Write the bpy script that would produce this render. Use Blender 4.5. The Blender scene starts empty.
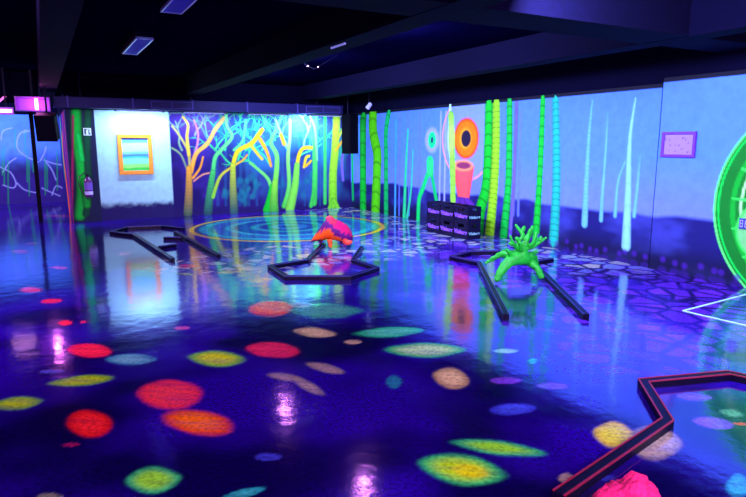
import bpy, bmesh, math, random
import numpy as np
from mathutils import Vector, Matrix
random.seed(7); RNG = np.random.default_rng(11)
C = bpy.context.scene.collection
SC = bpy.context.scene

# ------------------------------------------------------------------ camera, world, exposure
F_PX, CXP, CYP, EYE = 600.0, 373.0, 248.5, 1.65
PITCH = math.atan(104.5/600); YAW = math.atan(333/(600/math.cos(PITCH)))
cam_data = bpy.data.cameras.new('camera'); cam = bpy.data.objects.new('camera', cam_data); C.objects.link(cam)
cam_data.sensor_width = 36; cam_data.lens = 36*F_PX/746; cam_data.clip_start = .05
cam.location = (0, 0, EYE); cam.rotation_euler = (math.pi/2-PITCH, 0, -YAW)
SC.camera = cam
SC.view_settings.view_transform = 'Standard'; SC.view_settings.look = 'None'
SC.view_settings.gamma = 1; SC.view_settings.use_curve_mapping = False
SC.view_settings.exposure = 1.0
w = bpy.data.worlds.new('world'); SC.world = w; w.use_nodes = True
w.node_tree.nodes['Background'].inputs[0].default_value = (.05, .03, .8, 1)
w.node_tree.nodes['Background'].inputs[1].default_value = .12

def area(name, loc, target, sx, sy, power, col, spread=math.pi):
    d = bpy.data.lights.new(name, 'AREA'); d.shape = 'RECTANGLE'; d.size = sx; d.size_y = sy
    d.energy = power; d.color = col; d.spread = spread
    o = bpy.data.objects.new(name, d); C.objects.link(o); o.location = loc
    o.rotation_euler = (Vector(target)-Vector(loc)).to_track_quat('-Z', 'Y').to_euler()
    return o
UV = (.46, .52, 1.0); VIOLET = (.25, .08, 1.0)
XW, YW, YF, XS = 7.1, 14.2, 19.5, .5        # right wall, back wall, far back wall, side of the back wall block
WT = 2.36                                    # painted wall height
ZC = 3.05
# row of blacklights behind the second beam, aimed at the right wall
ROW = [(3.4, 9.3), (3.5, 6.56), (3.5, 3.4), (3.5, .8)]
for i, (x, y) in enumerate(ROW):
    area('blacklight_beam', (x+.05, y, 2.84), (7.1, y+.6, 1.2), .5, .25, 110, UV)
    area('blacklight_glow', (x+.05, y, 2.84), (5.5, y+.3, 2.95), .3, .2, 5 if y > 4.5 or y < 3 else 2, VIOLET, 2.6)
# blacklight bars under the duct washing the back wall
for x, p in ((1.9, 26), (3.25, 10), (4.7, 10), (6.2, 10)):
    area('wall_wash', (x, 13.62, 2.31), (x, 14.2, 1.5), .9, .06, p, (.5, .62, 1))
area('wall_spot', (5.75, 13.75, 2.28), (5.75, 14.2, 2.1), .1, .06, 14, (.6, .7, 1))
area('far_wash', (-.8, 17.6, 2.7), (-.6, 19.5, 1.9), 1.5, .2, 50, (.3, .5, 1))
# added fill lights without fixtures: right corner, left side wall, around the viewer
area('corner_fill', (3.45, 11.7, 2.84), (7.1, 12.9, 1.2), .5, .25, 60, UV)
area('side_fill', (-2.6, 15.5, 2.6), (.5, 16.6, 1.3), .6, .2, 90, (.8, .5, 1))
area('room_fill', (-.5, -1.2, 2.9), (2.2, 5.0, 0), 2.5, .6, 420, (.9, .55, 1))
area('room_fill', (5.6, -1.5, 2.9), (5.0, 4.5, .4), 2.5, .6, 190, (.8, .48, 1))
area('room_fill', (-2.0, 5.0, 2.9), (1.6, 9.5, .6), 2.5, .5, 200, (.85, .5, 1), 2.2)

# ------------------------------------------------------------------ helpers
fw = np.array([math.sin(YAW)*math.cos(PITCH), math.cos(YAW)*math.cos(PITCH), -math.sin(PITCH)])
rt = np.array([math.cos(YAW), -math.sin(YAW), 0.]); upv = np.cross(rt, fw); EYEP = np.array([0, 0, EYE])
def ray(x, y): return fw + rt*(x-CXP)/F_PX - upv*(y-CYP)/F_PX
def on_plane(x, y, ax, v):
    d = ray(x, y); return EYEP + d*((v-EYEP[ax])/d[ax])
def fl(x, y, z=0.): return on_plane(x, y, 2, z)
def rw(x, y): p = on_plane(x, y, 0, XW); return (p[1], p[2])       # point of the photo on the right wall (Y, Z)
def bw(x, y, yy=None): p = on_plane(x, y, 1, YW if yy is None else yy); return (p[0], p[2])

def lin(r, g=None, b=None):
    a = np.array([r, g, b] if g is not None else r, float)/255
    return np.where(a <= .04045, a/12.92, ((a+.055)/1.055)**2.4)

MATS = {}
def mat(name, col, rough=.6, metal=0., bump=0., bscale=30., spec=.5, noise=0., emit=None, estr=0.):
    if name in MATS: return MATS[name]
    m = bpy.data.materials.new(name); m.use_nodes = True; nt = m.node_tree; b = nt.nodes['Principled BSDF']
    b.inputs['Base Color'].default_value = (*col, 1); b.inputs['Roughness'].default_value = rough
    b.inputs['Metallic'].default_value = metal; b.inputs['Specular IOR Level'].default_value = spec
    if emit is not None:
        b.inputs['Emission Color'].default_value = (*emit, 1); b.inputs['Emission Strength'].default_value = estr
    tc = nt.nodes.new('ShaderNodeTexCoord')
    n = nt.nodes.new('ShaderNodeTexNoise'); n.inputs['Scale'].default_value = bscale; n.inputs['Detail'].default_value = 4
    nt.links.new(tc.outputs['Object'], n.inputs['Vector'])
    if noise:
        mx = nt.nodes.new('ShaderNodeMix'); mx.data_type = 'RGBA'
        mx.inputs[6].default_value = (*[c*(1-noise) for c in col], 1); mx.inputs[7].default_value = (*[min(1, c*(1+noise)) for c in col], 1)
        nt.links.new(n.outputs['Fac'], mx.inputs[0]); nt.links.new(mx.outputs[2], b.inputs['Base Color'])
    if bump:
        bp = nt.nodes.new('ShaderNodeBump'); bp.inputs['Strength'].default_value = bump; bp.inputs['Distance'].default_value = .01
        nt.links.new(n.outputs['Fac'], bp.inputs['Height']); nt.links.new(bp.outputs['Normal'], b.inputs['Normal'])
    MATS[name] = m; return m

def paint_mat(name, rough=.7, bump=.15, coat=0.):
    if name in MATS: return MATS[name]
    m = bpy.data.materials.new(name); m.use_nodes = True; nt = m.node_tree; b = nt.nodes['Principled BSDF']
    at = nt.nodes.new('ShaderNodeVertexColor'); at.layer_name = 'paint'
    tc = nt.nodes.new('ShaderNodeTexCoord'); n = nt.nodes.new('ShaderNodeTexNoise')
    n.inputs['Scale'].default_value = 9; n.inputs['Detail'].default_value = 6
    nt.links.new(tc.outputs['Object'], n.inputs['Vector'])
    mr = nt.nodes.new('ShaderNodeMapRange'); mr.inputs[3].default_value = .78; mr.inputs[4].default_value = 1.15
    nt.links.new(n.outputs['Fac'], mr.inputs[0])
    mx = nt.nodes.new('ShaderNodeVectorMath'); mx.operation = 'SCALE'
    nt.links.new(at.outputs['Color'], mx.inputs[0]); nt.links.new(mr.outputs[0], mx.inputs['Scale'])
    nt.links.new(mx.outputs[0], b.inputs['Base Color'])
    b.inputs['Roughness'].default_value = rough; b.inputs['Specular IOR Level'].default_value = .2
    bp = nt.nodes.new('ShaderNodeBump'); bp.inputs['Strength'].default_value = bump; bp.inputs['Distance'].default_value = .01
    n2 = nt.nodes.new('ShaderNodeTexNoise'); n2.inputs['Scale'].default_value = 45
    nt.links.new(tc.outputs['Object'], n2.inputs['Vector']); nt.links.new(n2.outputs['Fac'], bp.inputs['Height'])
    nt.links.new(bp.outputs['Normal'], b.inputs['Normal'])
    MATS[name] = m; return m

def obj(name, me, m=None, parent=None, kind=None, loc=None):
    if isinstance(me, bmesh.types.BMesh):
        bm = me; me = bpy.data.meshes.new(name); bm.normal_update(); bm.to_mesh(me); bm.free()
    o = bpy.data.objects.new(name, me); C.objects.link(o)
    if m: me.materials.append(m)
    if parent: o.parent = parent
    if kind: o['kind'] = kind
    if loc is not None: o.location = loc
    return o
def thing(name, label, cat, loc=(0, 0, 0), rz=0., group=None):
    o = bpy.data.objects.new(name, None); C.objects.link(o); o.location = loc; o.rotation_euler = (0, 0, rz)
    o.empty_display_size = .1; return tag(o, label, cat, group)
def tag(o, label, cat, group=None):
    o['label'] = label; o['category'] = cat
    if group: o['group'] = group
    return o
def smooth(o):
    for p in o.data.polygons: p.use_smooth = True
    return o
def box(bm, x0, x1, y0, y1, z0, z1, M=None):
    vs = [bm.verts.new((x, y, z)) for x in (x0, x1) for y in (y0, y1) for z in (z0, z1)]
    if M is not None:
        for v in vs: v.co = M @ v.co
    for f in ((0, 1, 3, 2), (4, 6, 7, 5), (0, 4, 5, 1), (2, 3, 7, 6), (0, 2, 6, 4), (1, 5, 7, 3)): bm.faces.new([vs[i] for i in f])
    return vs
def bxm(x0, x1, y0, y1, z0, z1, bev=0.):
    bm = bmesh.new(); box(bm, x0, x1, y0, y1, z0, z1)
    if bev: bmesh.ops.bevel(bm, geom=bm.edges[:], offset=bev, segments=2, profile=.7, affect='EDGES')
    bmesh.ops.recalc_face_normals(bm, faces=bm.faces[:]); return bm
def tube(bm, pts, r, n=8, cap=True):
    pts = [Vector(p) for p in pts]; rs = r if isinstance(r, (list, tuple)) else [r]*len(pts)
    prev = None; first = None; up = Vector((0, 0, 1))
    for i, p in enumerate(pts):
        d = (pts[min(i+1, len(pts)-1)]-pts[max(i-1, 0)]).normalized()
        a = up if abs(d.z) < .9 else Vector((1, 0, 0)); s = d.cross(a).normalized(); t = d.cross(s).normalized()
        ring = [bm.verts.new(p+(s*math.cos(2*math.pi*k/n)+t*math.sin(2*math.pi*k/n))*rs[i]) for k in range(n)]
        if prev: 
            for k in range(n): bm.faces.new((prev[k], prev[(k+1) % n], ring[(k+1) % n], ring[k]))
        else: first = ring
        prev = ring
    if cap: bm.faces.new(first[::-1]); bm.faces.new(prev)
    bmesh.ops.recalc_face_normals(bm, faces=bm.faces[:])
def lathe(bm, prof, n=20, M=None):
    rings = []
    for r, z in prof:
        ring = [bm.verts.new((r*math.cos(2*math.pi*k/n), r*math.sin(2*math.pi*k/n), z)) for k in range(n)]
        if M is not None:
            for v in ring: v.co = M @ v.co
        rings.append(ring)
    for a, b in zip(rings, rings[1:]):
        for k in range(n): bm.faces.new((a[k], a[(k+1) % n], b[(k+1) % n], b[k]))
    bm.faces.new(rings[0][::-1]); bm.faces.new(rings[-1]); bmesh.ops.recalc_face_normals(bm, faces=bm.faces[:])
def text_mesh(s, size, font_off=.0):
    cu = bpy.data.curves.new('t', 'FONT'); cu.body = s; cu.size = size; cu.align_x = 'CENTER'; cu.align_y = 'CENTER'; cu.extrude = .001; cu.offset = font_off
    o = bpy.data.objects.new('t', cu); C.objects.link(o); bpy.context.view_layer.update()
    me = bpy.data.meshes.new_from_object(o); bpy.data.objects.remove(o); return me

def grid_mesh(name, P, nu, nv, col, extra=None):
    """P (nu*nv,3) positions, col (nu*nv,3) -> mesh with a colour attribute 'paint'"""
    me = bpy.data.meshes.new(name); me.vertices.add(nu*nv); me.vertices.foreach_set('co', P.astype(np.float32).ravel())
    i, j = np.meshgrid(np.arange(nu-1), np.arange(nv-1), indexing='ij'); a = (i*nv+j).ravel()
    q = np.stack([a, a+nv, a+nv+1, a+1], 1).astype(np.int32); n = len(q)
    me.loops.add(n*4); me.loops.foreach_set('vertex_index', q.ravel()); me.polygons.add(n)
    me.polygons.foreach_set('loop_start', np.arange(0, n*4, 4, dtype=np.int32)); me.update(calc_edges=True)
    for nm, c in [('paint', col)]+([('stone', extra)] if extra is not None else []):
        ca = me.color_attributes.new(nm, 'FLOAT_COLOR', 'POINT')
        ca.data.foreach_set('color', np.concatenate([np.clip(c, 0, 1), np.ones((len(c), 1))], 1).astype(np.float32).ravel())
    return me

# ------------------------------------------------------------------ a small painter working in wall metres
def vnoise(u, v, s, seed=0):
    g = np.random.default_rng(seed).random((64, 64)); x = u*s; y = v*s
    xi = np.floor(x).astype(int); yi = np.floor(y).astype(int); fx = x-xi; fy = y-yi
    fx = fx*fx*(3-2*fx); fy = fy*fy*(3-2*fy); a = g[xi % 64, yi % 64]; b = g[(xi+1) % 64, yi % 64]; c = g[xi % 64, (yi+1) % 64]; d = g[(xi+1) % 64, (yi+1) % 64]
    return (a*(1-fx)+b*fx)*(1-fy)+(c*(1-fx)+d*fx)*fy
def fbm(u, v, s, seed=0): return .55*vnoise(u, v, s, seed)+.3*vnoise(u, v, s*2.1, seed+1)+.15*vnoise(u, v, s*4.3, seed+2)
def ss(a, b, x): t = np.clip((x-a)/(b-a), 0, 1); return t*t*(3-2*t)
def smooth_line(pts, n=6):
    P = [np.array(p, float) for p in pts]
    if len(P) < 3: return P
    out = []
    for i in range(len(P)-1):
        p0 = P[max(i-1, 0)]; p1 = P[i]; p2 = P[i+1]; p3 = P[min(i+2, len(P)-1)]
        for k in range(n):
            t = k/n; out.append(.5*((2*p1)+(-p0+p2)*t+(2*p0-5*p1+4*p2-p3)*t*t+(-p0+3*p1-3*p2+p3)*t**3))
    out.append(P[-1]); return out
class Paint:
    def __init__(s, U, V, base): s.U = U; s.V = V; s.c = np.tile(np.array(base, float), (len(U), 1))
    def mixin(s, idx, a, col):
        a = np.asarray(a)[:, None]; s.c[idx] = s.c[idx]*(1-a)+np.asarray(col)*a
    def stroke(s, pts, width, col, col2=None, w2=None, ring=0., ringdark=.4, shade=.4, soft=.012, op=1.):
        """pts in wall metres; width half-width; col -> col2 along the line; painted rings every `ring` metres"""
        P = smooth_line(pts); w2 = width if w2 is None else w2
        L = [0.]
        for a, b in zip(P, P[1:]): L.append(L[-1]+np.linalg.norm(b-a))
        T = L[-1]+1e-9; W = max(width, w2)+soft*2
        best = {}
        lo = np.min(P, 0)-W; hi = np.max(P, 0)+W
        idx = np.nonzero((s.U > lo[0]) & (s.U < hi[0]) & (s.V > lo[1]) & (s.V < hi[1]))[0]
        if not len(idx): return
        u = s.U[idx]; v = s.V[idx]; D = np.full(len(idx), 9.); S = np.zeros(len(idx)); G = np.zeros(len(idx))
        for k, (a, b) in enumerate(zip(P, P[1:])):
            d = b-a; l2 = d@d+1e-12; t = np.clip(((u-a[0])*d[0]+(v-a[1])*d[1])/l2, 0, 1)
            dx = u-a[0]-t*d[0]; dy = v-a[1]-t*d[1]; dd = np.hypot(dx, dy); m = dd < D
            sg = np.sign(d[0]*dy-d[1]*dx)
            D[m] = dd[m]; S[m] = (L[k]+t*math.sqrt(l2))[m]; G[m] = sg[m]
        wd = width+(w2-width)*S/T
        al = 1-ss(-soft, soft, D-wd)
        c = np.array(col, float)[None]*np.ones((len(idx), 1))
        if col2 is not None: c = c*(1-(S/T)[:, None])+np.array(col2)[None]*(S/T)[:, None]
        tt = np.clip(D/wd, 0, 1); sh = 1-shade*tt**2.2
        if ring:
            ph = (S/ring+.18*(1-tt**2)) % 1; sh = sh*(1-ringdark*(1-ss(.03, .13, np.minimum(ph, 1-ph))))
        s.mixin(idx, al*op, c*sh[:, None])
    def ell(s, c, ru, rv, col, soft=.15, op=1., ring=None):
        d = np.hypot((s.U-c[0])/ru, (s.V-c[1])/rv)
        if ring: a = (1-ss(1-soft, 1, np.abs(d-1)/ring))
        else: a = 1-ss(1-soft, 1, d)
        idx = np.nonzero(a > 0)[0]; s.mixin(idx, a[idx]*op, col)
    def glow(s, c, ru, rv, col, op=1.):
        d = ((s.U-c[0])/ru)**2+((s.V-c[1])/rv)**2; s.mixin(slice(None), np.exp(-d*1.5)*op, col)

# paint colours (albedo)
GREEN = (.0, .62, .02); LIME = (.18, .8, .005); TEAL = (.0, .55, .10); YEL = (.85, .80, .05); ORG = (.95, .36, .03)
CYAN = (.12, .75, .85); PINK = (.95, .22, .32); RED = (.95, .04, .05); PALE = (.14, .52, .8); BLACK = (.0012, .0008, .012)

# ------------------------------------------------------------------ structure: floor
def build_floor():
    nr, na = 560, 620
    r = 1.0*(24.0/1.0)**(np.linspace(0, 1, nr)**1.0)
    a = np.linspace(math.radians(-62), math.radians(74), na)            # measured from +Y towards +X
    R, A = np.meshgrid(r, a, indexing='ij'); X = (R*np.sin(A)).ravel(); Y = (R*np.cos(A)).ravel()
    n1 = fbm(X, Y, 1.1, 3); n2 = fbm(X+9, Y, 3.5, 8)
    p = Paint(X, Y, (0, 0, 0))
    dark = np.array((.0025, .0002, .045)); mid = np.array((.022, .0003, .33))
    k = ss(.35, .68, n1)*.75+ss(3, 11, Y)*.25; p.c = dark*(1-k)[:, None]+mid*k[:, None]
    # stone paving painted along the right wall and round the middle lane
    c1 = fl(470, 262); 
    along = ss(4.1, 5.6, X)*ss(2.4, 3.4, Y)
    band = ss(5.5, 6.5, X-.10*(Y-8)*0)*ss(4.6, 5.6, Y)
    q = fl(322, 252); mid_el = 1-ss(.75, 1.05, np.hypot((X-q[0])/2.9, (Y-q[1])/1.15))
    cream = np.clip(np.maximum(band*1.0*(1-.55*ss(6.5, 4.5, Y)), mid_el*.75), 0, 1)*ss(.2, .42, n2)
    purp = np.clip(along*.8+.55*ss(3.0, 4.0, X)*ss(2.2, 3.0, Y)*ss(.3, .5, n1), 0, 1)
    def disc(cxy, rad, col, op=1., soft=.12, ring=None): p.ell(cxy, rad, rad, col, soft, op, ring)
    # target of rings in front of the back wall
    cc = fl(289, 226.5); e = 0.5*np.linalg.norm(fl(190, 228)-fl(385, 228)); 
    d = np.hypot(X-cc[0], Y-cc[1])/e*1.0
    def ringc(r0, r1, col, op=1.):
        m = ss(r0-.02, r0+.02, d)*(1-ss(r1-.02, r1+.02, d)); p.mixin(slice(None), m*op, col)
    E0 = d < 1.03
    ringc(-1, 1.0, (.005, .015, .14)); ringc(.95, 1.0, (.85, .6, .0)); ringc(.80, .91, (.03, .45, .45)); ringc(.68, .78, (.03, .16, .4))
    ringc(.56, .66, (.04, .42, .45)); ringc(.44, .50, (.01, .06, .3)); ringc(.3, .4, (.02, .35, .3)); ringc(.1, .2, (.02, .2, .4))
    cream[E0] = 0; purp[E0] = 0
    # floor spots: photo centre, half sizes, tilt, rim colour, centre colour, opacity
    g, t_, y_, tan = (.05, .6, .10), (.02, .42, .35), (.72, .72, .03), (.62, .48, .26)
    sp = [(89,350.5,23,7,4,(.85,.01,.06),(.95,.02,.06),1),(131,359.5,27,6,0,(.05,.30,.40),(.15,.5,.5),.8),(215.5,358.5,29,8,3,(.15,.55,.05),(.62,.85,.01),1),
      (83.5,380.5,34,5.5,-5,(.15,.4,.03),(.4,.62,.01),1),(16,403.5,29,7,-6,(.2,.5,.05),(.48,.75,.02),1),(170,395,34,15.5,3,(.9,.03,.07),(1,.05,.07),1),
      (196,421.5,38,13,7,(.75,.05,.01),(1,.18,.01),1),(88.5,423,23,13.5,4,(.75,.008,.01),(1,.02,.025),1),(151.5,480,28,13.5,-4,(.03,.5,.14),(.25,.75,.03),1),
      (53,371.6,14,2,0,(.1,.1,.6),(.1,.1,.6),.7),(71,444.6,9,2,0,(.4,.01,.1),(.4,.01,.1),.7),(242,494,24,4.5,-14,(.01,.3,.3),(.03,.4,.35),.8),(50,497,14,4,0,(.3,.3,.15),(.3,.3,.15),.6),
      (314,332.5,21,5,5,(.45,.38,.2),(.75,.62,.28),.9),(273,350,26,7.5,3,(.75,.02,.10),(.85,.03,.12),.95),(353,342,9,2.5,0,tan,tan,.7),
      (325,368,20,4.5,13,(.35,.28,.2),(.5,.4,.28),.75),(285,377,20,4,8,(.3,.24,.22),(.45,.36,.3),.75),(308,386,20,5,28,(.3,.24,.22),(.45,.36,.3),.8),
      (394,382,8,7,0,(.01,.2,.3),(.02,.3,.35),.9),(267.6,457,14,4,0,(.05,.06,.6),(.05,.06,.6),.6),
      (392,332,36,5.5,-3,(.02,.55,.2),(.1,.8,.4),.95),(426,350,40,7.5,0,(.03,.6,.15),(.5,.9,.35),1),(451,378.7,19,11,12,(.45,.3,.12),(.8,.6,.25),1),
      (513.5,409,24,6,-3,(.04,.05,.6),(.06,.1,.75),.9),(499,448,48,7.5,7,(.02,.5,.15),(.25,.8,.02),1),(462,469.5,44,15.5,9,(.03,.6,.12),(.42,.85,.01),1),
      (470,471,20,7,9,(.6,.7,.02),(.75,.8,.0),.8),(566,478,8,5,0,tan,tan,.6),(505,380.5,17,4,0,(.25,.05,.7),(.25,.05,.7),.6),(533,361,5,3,0,t_,t_,.8),
      (506,351,13,2.5,0,(.2,.6,.4),(.3,.7,.5),.8),(552,386,16,3,2,(.25,.08,.8),(.25,.08,.8),.5),(654,442,28,17,8,(.35,.3,.2),(.5,.44,.28),.8),(613,434,20,13,6,(.6,.5,.06),(.7,.75,.04),1),
      (731,413,13,4,10,(.08,.35,.2),(.1,.45,.2),.7),(713,423,22,6,8,(.2,.07,.7),(.25,.08,.75),.7),(738,486,13,13,0,(.02,.35,.45),(.04,.5,.55),.8),
      (742,424,12,1.2,3,(.8,.04,.03),(.8,.04,.03),.9),(694,397,18,4,4,(.2,.06,.65),(.2,.06,.65),.5),(600,478,16,3,0,(.04,.06,.5),(.04,.06,.5),.5),
      (20,251.5,8,1.5,3,(.7,.02,.1),(.7,.02,.1),.8),(32,243.6,6,1,0,(.5,.02,.1),(.5,.02,.1),.7),(59,267.6,9,1.5,3,(.8,.02,.1),(.8,.02,.1),.9),(31,290,12,3,0,(.6,.02,.12),(.8,.03,.15),.9),
      (51.5,301,11,2.3,-3,(.8,.01,.06),(.9,.02,.06),.9),(65,323,7,2.8,0,(.8,.01,.06),(.9,.02,.06),1),(83.6,322,4,1.5,0,(.7,.02,.1),(.7,.02,.1),.8),(124,253.5,7,1.5,-5,(.8,.2,.3),(.8,.2,.3),.5),
      (187.6,266,9,1.8,0,(.7,.03,.08),(.7,.03,.08),.8),(186,274,9,1.5,5,(.3,.6,.05),(.4,.6,.05),.7),(228.6,272,14,1.8,-3,(.5,.5,.05),(.6,.55,.05),.7),(262,280,14,2,-6,(.4,.5,.05),(.5,.5,.08),.6),
      (271,308.5,23,8,-2,(.75,.05,.03),(.95,.14,.04),.9),(325,311,38,8.5,0,(.03,.35,.2),(.08,.5,.25),.75),(300,305,12,3,0,(.4,.7,.6),(.4,.7,.6),.5),(182,328,9,2,0,(.7,.1,.3),(.7,.1,.3),.6),
      (150,213,9,1,0,(.1,.1,.6),(.1,.1,.6),.5),(72,216,30,1,0,(.8,.03,.1),(.8,.03,.1),.35)]
    streak = vnoise(X*.8-Y*.6, X*6+Y*8, 5., 21)
    for (x, y, rx, ry, rot, c0, c1, op) in sp:
        if y+ry > 515: continue
        c = fl(x, y); cr, sr = math.cos(math.radians(rot)), math.sin(math.radians(rot))
        A_ = (fl(x+rx*cr, y+rx*sr)-fl(x-rx*cr, y-rx*sr))[:2]/2; B_ = (fl(x-ry*sr, y+ry*cr)-fl(x+ry*sr, y-ry*cr))[:2]/2
        c = (fl(x-ry*sr, y+ry*cr)+fl(x+ry*sr, y-ry*cr))[:2]/2
        leaf = 0. if c1[1] < .25 else .35
        Mi = np.linalg.inv(np.array([A_, B_]).T); q0 = X-c[0]; q1 = Y-c[1]
        u = Mi[0, 0]*q0+Mi[0, 1]*q1; v = Mi[1, 0]*q0+Mi[1, 1]*q1; dd = np.hypot(u, v*(1+leaf*u*u))+.30*(n2-.5)
        idx = np.nonzero(dd < 1.15)[0]
        if not len(idx): continue
        al = (1-ss(.78, 1.1, dd[idx]))*(.55+.75*streak[idx]); k = ss(.95, .35, dd[idx])[:, None]
        p.mixin(idx, np.clip(al*op, 0, 1), np.array(c0)*(1-k)+np.array(c1)*k)
        cream[idx] *= .4; purp[idx] *= .3
    P = np.stack([X, Y, np.zeros_like(X)], 1)
    st = np.stack([cream, purp, np.zeros_like(X)], 1)
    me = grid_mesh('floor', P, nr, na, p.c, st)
    m = bpy.data.materials.new('painted_floor'); m.use_nodes = True; nt = m.node_tree; N = nt.nodes; Lk = nt.links; b = N['Principled BSDF']
    at = N.new('ShaderNodeVertexColor'); at.layer_name = 'paint'; sa = N.new('ShaderNodeVertexColor'); sa.layer_name = 'stone'
    tc = N.new('ShaderNodeTexCoord'); mp = N.new('ShaderNodeMapping'); mp.inputs['Scale'].default_value = (1, 1, 1); Lk.new(tc.outputs['Object'], mp.inputs[0])
    def vor(scale, feat):
        v = N.new('ShaderNodeTexVoronoi'); v.feature = feat; v.inputs['Scale'].default_value = scale; Lk.new(mp.outputs[0], v.inputs['Vector']); return v
    ve = vor(3.8, 'DISTANCE_TO_EDGE'); vc = vor(3.8, 'F1')
    edge = N.new('ShaderNodeMapRange'); edge.inputs[1].default_value = .03; edge.inputs[2].default_value = .16; Lk.new(ve.outputs['Distance'], edge.inputs[0])
    sep = N.new('ShaderNodeSeparateColor'); Lk.new(sa.outputs['Color'], sep.inputs[0])
    cs = N.new('ShaderNodeSeparateColor'); Lk.new(vc.outputs['Color'], cs.inputs[0])
    def mul(a, c):
        k = N.new('ShaderNodeMath'); k.operation = 'MULTIPLY'; Lk.new(a, k.inputs[0])
        if isinstance(c, float): k.inputs[1].default_value = c
        else: Lk.new(c, k.inputs[1])
        return k.outputs[0]
    def mixc(fac, A_, col=None, link=None):
        x = N.new('ShaderNodeMix'); x.data_type = 'RGBA'; Lk.new(fac, x.inputs[0]); Lk.new(A_, x.inputs[6])
        if link: Lk.new(link, x.inputs[7])
        else: x.inputs[7].default_value = (*col, 1)
        return x.outputs[2]
    rc = N.new('ShaderNodeValToRGB'); cr = rc.color_ramp; cr.elements[0].color = (.05, .03, .55, 1); cr.elements[1].color = (.62, .62, .42, 1)
    e = cr.elements.new(.35); e.color = (.12, .25, .55, 1); e = cr.elements.new(.6); e.color = (.35, .5, .6, 1); Lk.new(cs.outputs[0], rc.inputs[0])
    rp = N.new('ShaderNodeValToRGB'); cr = rp.color_ramp; cr.elements[0].color = (.03, .005, .35, 1); cr.elements[1].color = (.18, .03, .75, 1); Lk.new(cs.outputs[1], rp.inputs[0])
    o1 = mixc(mul(mul(sep.outputs[1], edge.outputs[0]), .85), at.outputs['Color'], link=rp.outputs[0])
    o2 = mixc(mul(sep.outputs[0], edge.outputs[0]), o1, link=rc.outputs[0])
    sk = N.new('ShaderNodeTexNoise'); sk.inputs['Scale'].default_value = 38; sk.inputs['Detail'].default_value = 5; Lk.new(tc.outputs['Object'], sk.inputs['Vector'])
    sm = N.new('ShaderNodeMapRange'); sm.inputs[1].default_value = .36; sm.inputs[2].default_value = .56; sm.inputs[3].default_value = .68; sm.inputs[4].default_value = 1.1; Lk.new(sk.outputs['Fac'], sm.inputs[0])
    vs = N.new('ShaderNodeVectorMath'); vs.operation = 'SCALE'; Lk.new(o2, vs.inputs[0]); Lk.new(sm.outputs[0], vs.inputs['Scale'])
    Lk.new(vs.outputs[0], b.inputs['Base Color'])
    b.inputs['Roughness'].default_value = .10; b.inputs['IOR'].default_value = 2.1
    nz = N.new('ShaderNodeTexNoise'); nz.inputs['Scale'].default_value = 5; nz.inputs['Detail'].default_value = 3; Lk.new(tc.outputs['Object'], nz.inputs['Vector'])
    bp = N.new('ShaderNodeBump'); bp.inputs['Strength'].default_value = .22; bp.inputs['Distance'].default_value = .01
    nz2 = N.new('ShaderNodeTexNoise'); nz2.inputs['Scale'].default_value = 70; Lk.new(tc.outputs['Object'], nz2.inputs['Vector'])
    ad = N.new('ShaderNodeMath'); ad.operation = 'MULTIPLY_ADD'; Lk.new(nz2.outputs['Fac'], ad.inputs[0]); ad.inputs[1].default_value = .06; Lk.new(nz.outputs['Fac'], ad.inputs[2])
    Lk.new(ad.outputs[0], bp.inputs['Height']); Lk.new(bp.outputs['Normal'], b.inputs['Normal'])
    return obj('floor', me, m, kind='structure')
build_floor()

# ------------------------------------------------------------------ structure: painted walls
def wall_grid(u0, u1, v0, v1, step):
    nu = int((u1-u0)/step)+1; nv = int((v1-v0)/step)+1
    U, V = np.meshgrid(np.linspace(u0, u1, nu), np.linspace(v0, v1, nv), indexing='ij'); return U.ravel(), V.ravel(), nu, nv

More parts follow.
